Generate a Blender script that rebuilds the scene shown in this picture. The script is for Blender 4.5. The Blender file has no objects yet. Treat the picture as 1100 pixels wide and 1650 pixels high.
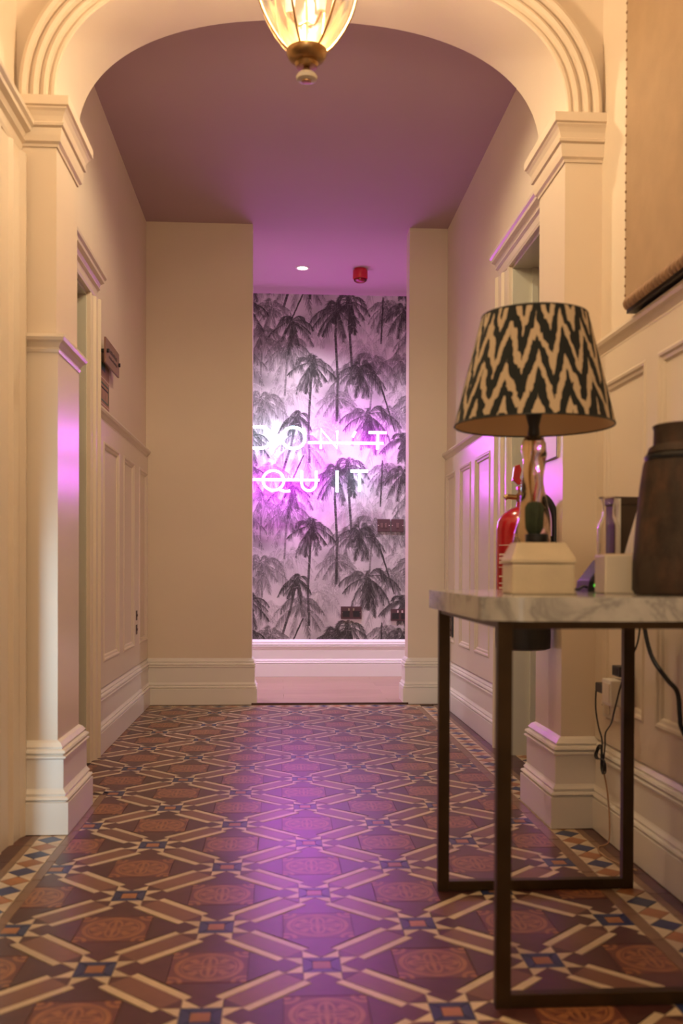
import bpy, math, random
import numpy as np
from mathutils import Matrix, Vector
random.seed(4)
S = bpy.context.scene
COL = S.collection
PI = math.pi

# ------------------------------------------------------------------ camera
yaw, pitch, roll, H = .0612, -.0113, .0037, .75
fw = Vector((math.sin(yaw)*math.cos(pitch), math.cos(yaw)*math.cos(pitch), math.sin(pitch)))
r0 = Vector((math.cos(yaw), -math.sin(yaw), 0)); u0 = r0.cross(fw)
cr = math.cos(roll)*r0+math.sin(roll)*u0; cu = math.cos(roll)*u0-math.sin(roll)*r0
cam = bpy.data.cameras.new('camera'); cam_o = bpy.data.objects.new('camera', cam); COL.objects.link(cam_o)
m = Matrix((cr, cu, -fw)).transposed().to_4x4(); m.translation = (0, 0, H); cam_o.matrix_world = m
cam.sensor_fit = 'VERTICAL'; cam.sensor_height = 36; cam.sensor_width = 24
cam.lens = 1606.95/1650*36; cam.shift_y = (939.2-825)/1650
cam.clip_start = .02
cam.dof.use_dof = True; cam.dof.focus_distance = 5.2; cam.dof.aperture_fstop = 4.0
S.camera = cam_o
# ------------------------------------------------------------------ world, lights, exposure
S.view_settings.view_transform = 'Standard'; S.view_settings.look = 'None'
S.view_settings.gamma = 1; S.view_settings.use_curve_mapping = False
S.view_settings.exposure = 1.0
W = bpy.data.worlds.new('world'); S.world = W; W.use_nodes = True
W.node_tree.nodes['Background'].inputs[0].default_value = (.9, .75, .6, 1)
W.node_tree.nodes['Background'].inputs[1].default_value = .05
def light(name, kind, loc, energy, color, size=.1, rot=(0, 0, 0), size_y=None, **k):
    l = bpy.data.lights.new(name, kind); l.energy = energy; l.color = color
    if kind == 'AREA':
        l.size = size
        if size_y: l.shape = 'RECTANGLE'; l.size_y = size_y
    else: l.shadow_soft_size = size
    for a, b in k.items(): setattr(l, a, b)
    o = bpy.data.objects.new(name, l); COL.objects.link(o); o.location = loc; o.rotation_euler = rot
    return o
WARM = (1.0, .79, .50)
NEON_MAG, NEON_WHITE = 30.0, 7.5
PENDANT_W = 17.0
# daylight of the window in the room on the left, coming out through the first doorway
light('side_room_daylight', 'AREA', (-1.12, 1.225, .45), 1.4, (.70, .90, 1.0), .5, (PI/2, 0, -.25), .9, spread=math.radians(60))
# unseen warm spot added behind the arch to brighten the corridor
light('corridor_fill', 'SPOT', (.1, 3.50, 2.68), 22, WARM, .06, (0, 0, 0), spot_size=2.8, spot_blend=.4)
# unseen fills added for brightness: a warm hall lamp, cool daylight from behind
light('hall_fill', 'POINT', (-.1, .2, 2.45), 22, WARM, .14)
light('daylight_fill', 'AREA', (-.35, -2.3, 1.15), 2.5, (.78, .95, 1.0), .9, (PI/2, 0, 0), 1.9)

# ------------------------------------------------------------------ materials
class N:
    """tiny expression builder for math nodes"""
    nt = None
    def __init__(s, sock): s.s = sock
    @staticmethod
    def op(o, *a, clamp=False):
        n = N.nt.nodes.new('ShaderNodeMath'); n.operation = o; n.use_clamp = clamp
        for i, x in enumerate(a):
            if isinstance(x, N): N.nt.links.new(x.s, n.inputs[i])
            else: n.inputs[i].default_value = x
        return N(n.outputs[0])
    def __add__(s, b): return N.op('ADD', s, b)
    def __sub__(s, b): return N.op('SUBTRACT', s, b)
    def __mul__(s, b): return N.op('MULTIPLY', s, b)
    def __lt__(s, b): return N.op('LESS_THAN', s, b)
    def __gt__(s, b): return N.op('GREATER_THAN', s, b)
    def abs(s): return N.op('ABSOLUTE', s)
    def fr(s): return N.op('FRACT', s)
def mx(*a):
    r = a[0]
    for b in a[1:]: r = N.op('MAXIMUM', r, b)
    return r
def bsdf(name):
    m = bpy.data.materials.new(name); m.use_nodes = True
    return m, m.node_tree, m.node_tree.nodes['Principled BSDF']
def setp(b, **k):
    for a, v in k.items():
        if a in b.inputs: b.inputs[a].default_value = v
def rgba(c): return (c[0], c[1], c[2], 1)
def noise(nt, scale, detail=4, rough=.5, coord='Object', stretch=None):
    tc = nt.nodes.new('ShaderNodeTexCoord'); n = nt.nodes.new('ShaderNodeTexNoise')
    n.inputs['Scale'].default_value = scale; n.inputs['Detail'].default_value = detail; n.inputs['Roughness'].default_value = rough
    if stretch:
        mp = nt.nodes.new('ShaderNodeMapping'); mp.inputs['Scale'].default_value = stretch
        nt.links.new(tc.outputs[coord], mp.inputs[0]); nt.links.new(mp.outputs[0], n.inputs['Vector'])
    else: nt.links.new(tc.outputs[coord], n.inputs['Vector'])
    return n
def mixc(nt, fac, a, b):
    n = nt.nodes.new('ShaderNodeMix'); n.data_type = 'RGBA'
    for i, x in ((0, fac), (6, a), (7, b)):
        if isinstance(x, N): nt.links.new(x.s, n.inputs[i])
        elif hasattr(x, 'is_output'): nt.links.new(x, n.inputs[i])
        else: n.inputs[i].default_value = rgba(x) if isinstance(x, tuple) else x
    return n.outputs[2]
def mat(name, col, rough=.5, metal=0., var=.0, scale=8, bump=0., bscale=60, coat=0., col2=None, spec=.5, stretch=None, coord='Object', rand=0.):
    m, nt, b = bsdf(name)
    setp(b, Roughness=rough, Metallic=metal)
    b.inputs['Specular IOR Level'].default_value = spec
    if coat: b.inputs['Coat Weight'].default_value = coat; b.inputs['Coat Roughness'].default_value = .12
    c2 = col2 or tuple(x*(1-var) for x in col)
    out = None
    if var or col2:
        n = noise(nt, scale, coord=coord, stretch=stretch)
        rp = nt.nodes.new('ShaderNodeMapRange'); rp.inputs[1].default_value = .3; rp.inputs[2].default_value = .7
        nt.links.new(n.outputs['Fac'], rp.inputs[0])
        out = mixc(nt, rp.outputs[0], col, c2)
    else: b.inputs['Base Color'].default_value = rgba(col)
    if rand:
        oi = nt.nodes.new('ShaderNodeObjectInfo'); hs = nt.nodes.new('ShaderNodeHueSaturation')
        mr = nt.nodes.new('ShaderNodeMapRange'); mr.inputs[3].default_value = 1-rand; mr.inputs[4].default_value = 1+rand
        nt.links.new(oi.outputs['Random'], mr.inputs[0]); nt.links.new(mr.outputs[0], hs.inputs['Value'])
        if out: nt.links.new(out, hs.inputs['Color'])
        else: hs.inputs['Color'].default_value = rgba(col)
        out = hs.outputs[0]
    if out: nt.links.new(out, b.inputs['Base Color'])
    if bump:
        n = noise(nt, bscale, 3, coord=coord); bp = nt.nodes.new('ShaderNodeBump'); bp.inputs['Strength'].default_value = bump; bp.inputs['Distance'].default_value = .002
        nt.links.new(n.outputs['Fac'], bp.inputs['Height']); nt.links.new(bp.outputs[0], b.inputs['Normal'])
    return m
def emit(name, col, st):
    m = bpy.data.materials.new(name); m.use_nodes = True; nt = m.node_tree; nt.nodes.clear()
    e = nt.nodes.new('ShaderNodeEmission'); e.inputs[0].default_value = rgba(col); e.inputs[1].default_value = st
    o = nt.nodes.new('ShaderNodeOutputMaterial'); nt.links.new(e.outputs[0], o.inputs[0]); return m
def thinglass(name, tint, ior=1.45, rough=.03, body=.0, bodycol=(1, 1, 1)):
    """thin glass: clear with fresnel reflection and a faint frosted body"""
    m = bpy.data.materials.new(name); m.use_nodes = True; nt = m.node_tree; nt.nodes.clear()
    t = nt.nodes.new('ShaderNodeBsdfTransparent'); t.inputs[0].default_value = rgba(tint)
    g = nt.nodes.new('ShaderNodeBsdfGlossy'); g.inputs['Roughness'].default_value = rough
    tr = nt.nodes.new('ShaderNodeBsdfTranslucent'); tr.inputs[0].default_value = rgba(bodycol)
    f = nt.nodes.new('ShaderNodeFresnel'); f.inputs[0].default_value = ior
    a = nt.nodes.new('ShaderNodeMixShader'); a.inputs[0].default_value = body
    nt.links.new(t.outputs[0], a.inputs[1]); nt.links.new(tr.outputs[0], a.inputs[2])
    b = nt.nodes.new('ShaderNodeMixShader'); nt.links.new(f.outputs[0], b.inputs[0])
    nt.links.new(a.outputs[0], b.inputs[1]); nt.links.new(g.outputs[0], b.inputs[2])
    o = nt.nodes.new('ShaderNodeOutputMaterial'); nt.links.new(b.outputs[0], o.inputs[0]); return m

CREAM = (.80, .68, .545)
M = {}
M['wall'] = mat('wall_paint', CREAM, .75, var=.05, scale=2.2, bump=.05, bscale=180)
M['gloss'] = mat('gloss_paint', (.76, .65, .53), .28, var=.03, scale=3, bump=.03, bscale=35)
M['arch'] = mat('arch_paint', (.76, .635, .505), .55, var=.04, scale=3, bump=.04, bscale=120)
M['ceil'] = mat('ceiling_paint', (.50, .36, .37), .8, var=.04, scale=2)
M['skirt'] = mat('skirting_paint', (.84, .79, .73), .28, var=.03, scale=3)
M['white_gloss'] = mat('white_gloss_paint', (.80, .78, .79), .3)
M['door'] = mat('door_paint', (.62, .60, .50), .35, var=.04, scale=3)
M['grout'] = mat('grout', (.07, .035, .03), .7, var=.3, scale=40)
T = dict(rough=.33, coord='Object', bump=.06, bscale=90)
M['t_cream'] = mat('cream_tile', (.62, .47, .32), var=.14, scale=30, rand=.10, **T)
M['t_maroon'] = mat('maroon_tile', (.095, .032, .030), var=.25, scale=25, rand=.2, **T)
M['t_brown'] = mat('brown_tile', (.21, .092, .062), var=.2, scale=25, rand=.16, **T)
M['t_blue'] = mat('blue_tile', (.026, .040, .125), var=.25, scale=25, rand=.2, **T)
M['t_orange'] = mat('orange_tile', (.38, .15, .06), var=.2, scale=25, rand=.15, **T)
M['t_buff'] = mat('buff_tile', (.24, .13, .075), var=.2, scale=25, rand=.08, **T)
def medallion():
    m, nt, b = bsdf('medallion_tile'); N.nt = nt
    tc = nt.nodes.new('ShaderNodeTexCoord'); sp = nt.nodes.new('ShaderNodeSeparateXYZ'); nt.links.new(tc.outputs['UV'], sp.inputs[0])
    x = N(sp.outputs[0])-.5; y = N(sp.outputs[1])-.5
    r = N.op('SQRT', x*x+y*y); th = N.op('ARCTAN2', y, x)
    ring = (r-.415).abs() < .030
    ring2 = (r-.355).abs() < .010
    c4 = N.op('COSINE', th*4.0)
    petal = ((r-(c4*.085+.225)).abs() < .030)
    c8 = N.op('COSINE', th*8.0)
    inner = ((r-(c8*.03+.105)).abs() < .020)
    bars = N.op('MULTIPLY', mx((x.abs() < .022), (y.abs() < .022)), r < .33)
    lobes = N.op('MULTIPLY', N.op('SINE', th*2.0).abs() > .93, N.op('MULTIPLY', r > .20, r < .33))
    ax = x.abs()-.46; ay = y.abs()-.46
    cr_ = N.op('SQRT', ax*ax+ay*ay)
    corner = N.op('MULTIPLY', (cr_-.13).abs() < .028, r > .45)
    corner2 = cr_ < .05
    dot = r < .045
    pat = mx(ring, ring2, petal, inner, bars, lobes, corner, corner2, dot)
    n = noise(nt, 28); w = N.op('MULTIPLY', pat, N.op('MULTIPLY_ADD', N(n.outputs['Fac']), 1.1, .18, clamp=True))
    base = mixc(nt, n.outputs['Fac'], (.105, .033, .028), (.18, .055, .036))
    c = mixc(nt, w, base, (.38, .16, .066))
    nt.links.new(c, b.inputs['Base Color']); b.inputs['Roughness'].default_value = .35
    return m
M['t_med'] = medallion()
def marble():
    m, nt, b = bsdf('marble'); n = noise(nt, 5, 8, .62); n.inputs['Distortion'].default_value = 1.6
    cr_ = nt.nodes.new('ShaderNodeValToRGB'); e = cr_.color_ramp.elements
    e[0].position = .38; e[0].color = (.52, .51, .48, 1); e[1].position = .64; e[1].color = (.55, .53, .50, 1)
    k = e.new(.50); k.color = (.30, .29, .28, 1); k = e.new(.46); k.color = (.47, .45, .43, 1); k = e.new(.55); k.color = (.47, .45, .43, 1)
    nt.links.new(n.outputs['Fac'], cr_.inputs[0]); nt.links.new(cr_.outputs[0], b.inputs['Base Color']); b.inputs['Roughness'].default_value = .12
    return m
M['marble'] = marble()
M['bronze'] = mat('dark_bronze', (.075, .046, .022), .36, .75, var=.3, scale=14)
M['brass'] = mat('aged_brass', (.42, .25, .11), .32, .9, var=.25, scale=20)
M['black'] = mat('black_plastic', (.012, .012, .014), .4)
M['rubber'] = mat('black_cable', (.010, .012, .018), .5)
M['white'] = mat('white_plastic', (.72, .66, .58), .35)
M['cream_obj'] = mat('cream_leather', (.60, .50, .36), .6, var=.12, scale=22, bump=.5, bscale=70)
M['ceramic'] = mat('cream_ceramic', (.72, .62, .50), .45, var=.05, scale=8)
M['paper'] = mat('white_paper', (.78, .70, .60), .8)
M['red'] = mat('red_enamel', (.40, .004, .012), .22, coat=.5)
M['redplastic'] = mat('red_plastic', (.55, .012, .03), .35)
M['steel'] = mat('brushed_plate', (.16, .10, .10), .35, .55)
M['plate'] = mat('dark_plate', (.09, .05, .055), .4, .4)
M['chrome'] = mat('chrome', (.75, .72, .7), .15, 1.)
M['signplate'] = mat('brown_acrylic', (.23, .11, .09), .3, var=.1)
M['ink'] = mat('dark_ink', (.012, .012, .012), .6)
M['greenink'] = mat('green_ink', (.02, .10, .03), .5)
M['printwhite'] = mat('white_print', (.75, .55, .5), .6)
M['shade_in'] = mat('shade_lining', (.62, .42, .25), .8)
M['canvas'] = mat('panel_fabric', (.43, .29, .17), .9, var=.10, scale=14, bump=.35, bscale=240)
M['stitch'] = mat('cord_trim', (.42, .25, .15), .7, var=.3, scale=30)
M['wood_floor'] = mat('floor_board', (.40, .265, .19), .38, col2=(.34, .215, .15), scale=3, stretch=(1.2, 14, 1), rand=.08)
M['vase'] = None
def vase():
    m, nt, b = bsdf('weathered_clay'); n = noise(nt, 9, 6, .65); n2 = noise(nt, 30, 4, .6, stretch=(1, 1, .5))
    vo = nt.nodes.new('ShaderNodeTexVoronoi'); vo.inputs['Scale'].default_value = 16
    tc = nt.nodes.new('ShaderNodeTexCoord'); nt.links.new(tc.outputs['Object'], vo.inputs['Vector'])
    def ramp(sock, lo, hi):
        r = nt.nodes.new('ShaderNodeMapRange'); r.inputs[1].default_value = lo; r.inputs[2].default_value = hi; nt.links.new(sock, r.inputs[0]); return r.outputs[0]
    mp = nt.nodes.new('ShaderNodeMapping'); mp.inputs['Scale'].default_value = (1, 1, .6); nt.links.new(tc.outputs['Object'], mp.inputs[0]); nt.links.new(mp.outputs[0], vo.inputs['Vector'])
    vo.distance = 'CHEBYCHEV'; vo.inputs['Scale'].default_value = 34
    a = mixc(nt, ramp(n.outputs['Fac'], .35, .65), (.024, .013, .008), (.10, .048, .027))
    c = mixc(nt, ramp(vo.outputs['Distance'], .25, .6), a, (.05, .031, .02))
    d = mixc(nt, ramp(n2.outputs['Fac'], .45, .75), c, (.016, .009, .006))
    nt.links.new(d, b.inputs['Base Color']); b.inputs['Roughness'].default_value = .75
    bp = nt.nodes.new('ShaderNodeBump'); bp.inputs['Strength'].default_value = .6; bp.inputs['Distance'].default_value = .006
    nt.links.new(n2.outputs['Fac'], bp.inputs['Height']); nt.links.new(bp.outputs[0], b.inputs['Normal'])
    return m
M['vase'] = vase()
def glassy(name, col, ior=1.45, rough=.02):
    m, nt, b = bsdf(name); setp(b, Roughness=rough, IOR=ior); b.inputs['Base Color'].default_value = rgba(col); b.inputs['Transmission Weight'].default_value = 1
    return m
M['lampglass'] = glassy('amber_lamp_glass', (.80, .62, .42), 1.45, .03)
M['clear'] = thinglass('clear_glass', (.93, .90, .88), 1.4, .04)
M['lantern'] = thinglass('lantern_glass', (.97, .92, .86), 1.4, .08, .022, (1, .66, .50))
M['lens'] = thinglass('sounder_lens', (.95, .5, .55), 1.4, .1, .3, (1, .5, .55))
M['acrylic'] = thinglass('clear_acrylic', (.96, .96, .97), 1.45, .05, .25, (.9, .88, .88))
M['mag'] = emit('magenta_neon', (.80, .055, 1.0), NEON_MAG)
M['neonwhite'] = emit('white_neon', (.62, .95, 1.0), NEON_WHITE)
M['bulb'] = emit('warm_bulb', (1.0, .74, .48), 7)
M['spot'] = emit('downlight_lamp', (1.0, .93, .85), 14)
M['led'] = emit('green_led', (.12, .9, .06), .5)
def ikat():
    m, nt, b = bsdf('ikat_fabric'); N.nt = nt
    tc = nt.nodes.new('ShaderNodeTexCoord'); sp = nt.nodes.new('ShaderNodeSeparateXYZ'); nt.links.new(tc.outputs['UV'], sp.inputs[0])
    u = N(sp.outputs[0]); v = N(sp.outputs[1])
    n = noise(nt, 1, 3, .6, 'UV', (90, 4, 1)); n2 = noise(nt, 1, 2, .5, 'UV', (16, 5, 1))
    uu = u*15.0+(N(n2.outputs['Fac'])-.5)*.25
    tri = (uu.fr()-.5).abs()*2.0
    col = N.op('FLOOR', uu+.5)
    k = v*2.55+tri*1.05+(N(n.outputs['Fac'])-.5)*.62+(N(n2.outputs['Fac'])-.5)*.75+N.op('SINE', col*7.3)*.10
    st = (k.fr() < .43)
    edge = mx(v < .022, v > .985)
    st = N.op('MULTIPLY', st, N.op('SUBTRACT', 1.0, N.op('MULTIPLY', edge, N.op('GREATER_THAN', N(n2.outputs['Fac']), .5))))
    c = mixc(nt, st, (.006, .009, .010), (.52, .40, .27))
    nt.links.new(c, b.inputs['Base Color']); b.inputs['Roughness'].default_value = .85
    return m
M['ikat'] = ikat()

# ---- printed palm wallpaper: drawn stroke by stroke into a generated picture, 1.10 x 1.148 m repeat
def wallpaper():
    rng = np.random.default_rng(5); SC = 3.0
    Wd, Hd = 252, 262                      # drawing units of one repeat
    w, h = int(Wd*SC), int(Hd*SC)
    A = np.full((h, w), .86, np.float32)
    yy, xx = np.mgrid[0:h, 0:w].astype(np.float32)
    for _ in range(90):                    # soft washes
        cx, cy = rng.uniform(0, w), rng.uniform(0, h); s = rng.uniform(8, 34)*SC/2
        dx = np.abs(xx-cx); dx = np.minimum(dx, w-dx); dy = np.abs(yy-cy); dy = np.minimum(dy, h-dy)
        A += rng.choice([-.12, -.08, .05])*np.exp(-(dx*dx+(dy*1.4)**2)/(2*s*s))
    def seg(x0, y0, x1, y1, r, tone, al, tap=.8):
        x0, y0, x1, y1, r = x0*SC, y0*SC, x1*SC, y1*SC, r*SC
        ax, bx = int(min(x0, x1)-r-2), int(max(x0, x1)+r+3); ay, by = int(min(y0, y1)-r-2), int(max(y0, y1)+r+3)
        X = np.arange(ax, bx, dtype=np.float32)[None, :]; Y = np.arange(ay, by, dtype=np.float32)[:, None]
        dx, dy = x1-x0, y1-y0; L = dx*dx+dy*dy+1e-6
        t = np.clip(((X-x0)*dx+(Y-y0)*dy)/L, 0, 1)
        d = np.sqrt((X-x0-t*dx)**2+(Y-y0-t*dy)**2)
        c = np.clip(r*(1-tap*t)-d+.6, 0, 1)*al
        if ax >= 0 and ay >= 0 and bx <= w and by <= h: sub = A[ay:by, ax:bx]; sub += (tone-sub)*c
        else:
            I = np.ix_(np.arange(ay, by) % h, np.arange(ax, bx) % w); sub = A[I]; A[I] = sub+(tone-sub)*c
    def frond(cx, cy, ang, L, tone, al, droop):
        ca, sa = math.cos(ang), -math.sin(ang)
        p0 = np.array([cx, cy]); p1 = p0+np.array([ca, sa])*L*.62
        p2 = p0+np.array([ca*L*1.0, sa*L*.55+L*droop])
        n = int(6+L*.8); prev = p0
        for i in range(1, n+1):
            t = i/n; p = p0*(1-t)**2+2*p1*t*(1-t)+p2*t*t
            tg = p-prev; tg = tg/(np.linalg.norm(tg)+1e-6)
            seg(prev[0], prev[1], p[0], p[1], .6, min(.9, tone+rng.choice([.25, -.04])), al)
            ll = L*.34*(math.sin(PI*min(.97, .12+.85*t))**.7)*rng.uniform(.55, 1.25)
            for sgn in (-1, 1):
                if rng.random() < .12: continue
                nr = np.array([-tg[1], tg[0]])*sgn
                q = p+(tg*.7+nr*.55+np.array([0, .62]))*ll*.7
                tt = tone+rng.normal(0, .07)+(.22 if rng.random() < .10 else 0)
                seg(p[0], p[1], q[0], q[1], rng.uniform(.5, .95), min(max(tt, .04), .85), al*rng.uniform(.45, 1))
            prev = p
    def trunk(pts, tw, tone, al):
        for a, b in zip(pts[:-1], pts[1:]):
            k = int(max(3, math.hypot(b[0]-a[0], b[1]-a[1])/4))
            for i in range(k):
                s, e = i/k, (i+1)/k
                f = lambda t: (a[0]+(b[0]-a[0])*t, a[1]+(b[1]-a[1])*t)
                g = tone+rng.uniform(-.06, .14); j = rng.uniform(-.25, .25)
                seg(f(s)[0]+j, f(s)[1], f(e)[0]+j, f(e)[1], tw, g, al, 0)
    def palm(cx, cy, L, tone, al, n=12, tr=None, tw=1.7):
        if tr: trunk([(cx, cy)]+tr, tw, tone, al)
        angs = [PI*(.5+s*(.06+.17*i)) for i in range((n+1)//2) for s in (-1, 1)]
        angs = sorted(angs, key=lambda a: rng.random())
        for a in angs[:n]:
            a += rng.normal(0, .10); Lf = L*rng.uniform(.75, 1.15)
            frond(cx+rng.normal(0, 1), cy+rng.normal(0, 1), a, Lf, tone+rng.uniform(-.06, .13), al, rng.uniform(.45, .85))
        for _ in range(4): frond(cx, cy, -PI/2+rng.normal(0, .5), L*.55, tone-.03, al, .3)   # hanging dead fronds
    for cx, cy, L in [(20, 150, 50), (95, 215, 46), (140, 205, 50), (205, 120, 46), (240, 60, 40), (60, 60, 48), (160, 90, 42), (225, 225, 50), (110, 120, 40), (180, 250, 46), (60, 5, 46)]:
        palm(cx, cy, L, .66, .55, 11)
    for cx, cy, L, tr in [(15, 232, 46, [(14, 282), (12, 310)]), (15, 75, 46, [(16, 130)]), (193, 12, 44, [(192, 55), (190, 90)]), (160, 30, 40, None), (57, 250, 44, [(54, 290), (52, 330)]), (135, 70, 38, [(134, 112)]), (240, 10, 40, None), (78, 140, 44, None), (30, 190, 36, None), (215, 185, 40, None), (226, 95, 36, None)]:
        palm(cx, cy, L, .42, .72, 12, tr, 1.5)
    for cx, cy, L, tr in [(95, 16, 44, [(93, 60), (90, 120), (92, 175)]), (135, 192, 46, [(133, 235), (137, 300), (136, 370)]), (157, 178, 38, [(155, 215), (160, 285)]), (174, 24, 38, None), (187, 98, 48, [(189, 150)]), (64, 212, 36, None), (244, 190, 36, None), (72, 102, 30, [(62, 150), (50, 188)]), (246, 135, 38, None)]:
        palm(cx, cy, L, .20, .72, 13, tr, 1.9)
    for a, b in [((82, 165), (52, 232)), ((205, 45), (230, 124)), ((210, 172), (207, 245))]: trunk([a, b], 1.15, .16, .85)
    # a few pale blades over the dark crowns
    for _ in range(130):
        x, y = rng.uniform(0, Wd), rng.uniform(0, Hd); a = rng.uniform(0, 2*PI); l = rng.uniform(4, 11)
        seg(x, y, x+l*math.cos(a), y+l*math.sin(a), .55, .82, .5)
    A = np.clip(A+rng.normal(0, .02, A.shape), .03, .97).astype(np.float32)
    img = bpy.data.images.new('palm_print', w, h)
    px = np.ones((h, w, 4), np.float32); g = A[::-1]
    px[..., 0] = g*.90; px[..., 1] = g*.875; px[..., 2] = g*.885
    img.pixels.foreach_set(px.ravel()); img.update()
    m, nt, b = bsdf('palm_wallpaper'); t = nt.nodes.new('ShaderNodeTexImage'); t.image = img
    nt.links.new(t.outputs[0], b.inputs['Base Color']); b.inputs['Roughness'].default_value = .45
    return m
M['paper_palm'] = wallpaper()

# ------------------------------------------------------------------ mesh helpers
ORG = {}
class MB:
    def __init__(s): s.v = []; s.f = []; s.uv = None
    def add(s, vs, fs):
        o = len(s.v); s.v += [tuple(p) for p in vs]; s.f += [tuple(i+o for i in f) for f in fs]; return s
    def box(s, x0, x1, y0, y1, z0, z1):
        return s.add([(x0, y0, z0), (x1, y0, z0), (x1, y1, z0), (x0, y1, z0), (x0, y0, z1), (x1, y0, z1), (x1, y1, z1), (x0, y1, z1)],
                     [(0, 3, 2, 1), (4, 5, 6, 7), (0, 1, 5, 4), (1, 2, 6, 5), (2, 3, 7, 6), (3, 0, 4, 7)])
    def prism(s, poly, fn, a, b):
        """poly 2-D outline, fn(p, t) -> 3-D; extruded from t=a to t=b"""
        n = len(poly); vs = [fn(p, a) for p in poly]+[fn(p, b) for p in poly]
        return s.add(vs, [tuple(range(n-1, -1, -1)), tuple(range(n, 2*n))]+[(i, (i+1) % n, n+(i+1) % n, n+i) for i in range(n)])
    def lathe(s, prof, c, seg=32, wob=None):
        """prof [(r,z)] about the vertical through c; open ends at r=0 are closed"""
        vs = []; fs = []; k = len(prof)
        for j, (r, z) in enumerate(prof):
            for i in range(seg):
                a = 2*PI*i/seg; rr = r*(wob(a, z) if wob else 1)
                vs.append((c[0]+rr*math.cos(a), c[1]+rr*math.sin(a), c[2]+z))
        for j in range(k-1):
            for i in range(seg):
                fs.append((j*seg+i, j*seg+(i+1) % seg, (j+1)*seg+(i+1) % seg, (j+1)*seg+i))
        fs.append(tuple(range(seg-1, -1, -1))); fs.append(tuple((k-1)*seg+i for i in range(seg)))
        return s.add(vs, fs)
    def shell(s, prof, c, seg=32):
        vs = []; fs = []; k = len(prof)
        for r, z in prof:
            for i in range(seg): a = 2*PI*i/seg; vs.append((c[0]+r*math.cos(a), c[1]+r*math.sin(a), c[2]+z))
        for j in range(k-1):
            for i in range(seg): fs.append((j*seg+i, j*seg+(i+1) % seg, (j+1)*seg+(i+1) % seg, (j+1)*seg+i))
        return s.add(vs, fs)
    def tube(s, pts, r, seg=8, smooth=0, closed=False):
        P = [Vector(p) for p in pts]
        if smooth:
            Q = []; n = len(P)
            for i in range(n if closed else n-1):
                p0 = P[i-1] if (i or closed) else P[0]; p1 = P[i]; p2 = P[(i+1) % n]; p3 = P[(i+2) % n] if (closed or i+2 < n) else P[-1]
                for k in range(smooth):
                    t = k/smooth
                    Q.append(.5*((2*p1)+(p2-p0)*t+(2*p0-5*p1+4*p2-p3)*t*t+(3*p1-p0-3*p2+p3)*t**3))
            if not closed: Q.append(P[-1])
            P = Q
        n = len(P); vs = []; fs = []; up = None
        for i in range(n):
            a = P[i-1] if (i or closed) else P[0]; b = P[(i+1) % n] if (closed or i < n-1) else P[-1]
            d = (b-a).normalized()
            if up is None: up = d.orthogonal().normalized()
            up = (up-d*up.dot(d)).normalized(); sd = d.cross(up)
            for k in range(seg):
                t = 2*PI*k/seg; vs.append(tuple(P[i]+(up*math.cos(t)+sd*math.sin(t))*r))
        for i in range(n if closed else n-1):
            j = (i+1) % n
            for k in range(seg): fs.append((i*seg+k, i*seg+(k+1) % seg, j*seg+(k+1) % seg, j*seg+k))
        if not closed: fs += [tuple(range(seg-1, -1, -1)), tuple((n-1)*seg+k for k in range(seg))]
        return s.add(vs, fs)
    def sweep(s, prof, path, closed=False):
        """mitred run of an outline prof [(out, z)] along a plan path [(x, y)]; 'out' lies to the right of the way walked"""
        n = len(path); k = len(prof); vs = []
        for i in range(n):
            p = Vector(path[i])
            d1 = (p-Vector(path[i-1])).normalized() if (i or closed) else None
            d2 = (Vector(path[(i+1) % n])-p).normalized() if (closed or i < n-1) else None
            d1 = d1 or d2; d2 = d2 or d1
            n1 = Vector((d1.y, -d1.x)); n2 = Vector((d2.y, -d2.x)); mm = n1+n2; mm = mm/max(.2, mm.dot(n1))
            for o, z in prof: vs.append((p.x+mm.x*o, p.y+mm.y*o, z))
        fs = []
        for i in range(n if closed else n-1):
            j = (i+1) % n
            for a in range(k):
                b = (a+1) % k; fs.append((i*k+a, i*k+b, j*k+b, j*k+a))
        if not closed: fs += [tuple(range(k-1, -1, -1)), tuple((n-1)*k+a for a in range(k))]
        return s.add(vs, fs)
    def frame(s, prof, fn, u0, u1, v0, v1):
        """mitred picture-frame moulding; prof [(inward, out)], fn(u, v, out) -> 3-D"""
        k = len(prof); vs = []
        for cu_, cv_, su, sv in ((u0, v0, 1, 1), (u1, v0, -1, 1), (u1, v1, -1, -1), (u0, v1, 1, -1)):
            for i_, o in prof: vs.append(fn(cu_+su*i_, cv_+sv*i_, o))
        fs = []
        for c in range(4):
            d = (c+1) % 4
            for a in range(k): b = (a+1) % k; fs.append((c*k+a, c*k+b, d*k+b, d*k+a))
        return s.add(vs, fs)
    def build(s, name, m, parent=None, smooth=False, bevel=0, loc=None, kind=None):
        org = Vector(loc) if loc is not None else (ORG[parent.name] if parent else Vector((0, 0, 0)))
        me = bpy.data.meshes.new(name)
        me.from_pydata([(p[0]-org.x, p[1]-org.y, p[2]-org.z) for p in s.v], [], s.f)
        import bmesh
        bm = bmesh.new(); bm.from_mesh(me); bmesh.ops.recalc_face_normals(bm, faces=bm.faces)
        if bevel: bmesh.ops.bevel(bm, geom=list(bm.edges), offset=bevel, segments=2, affect='EDGES', profile=.6, clamp_overlap=True)
        bm.to_mesh(me); bm.free()
        if s.uv:
            ul = me.uv_layers.new(name='UVMap')
            for li, l in enumerate(me.loops): c = me.vertices[l.vertex_index].co; ul.data[li].uv = s.uv(c.x+org.x, c.y+org.y, c.z+org.z)
        me.materials.append(m)
        if smooth:
            me.polygons.foreach_set('use_smooth', [True]*len(me.polygons))
            try: me.set_sharp_from_angle(angle=math.radians(38))
            except Exception: pass
        o = bpy.data.objects.new(name, me); COL.objects.link(o)
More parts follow.
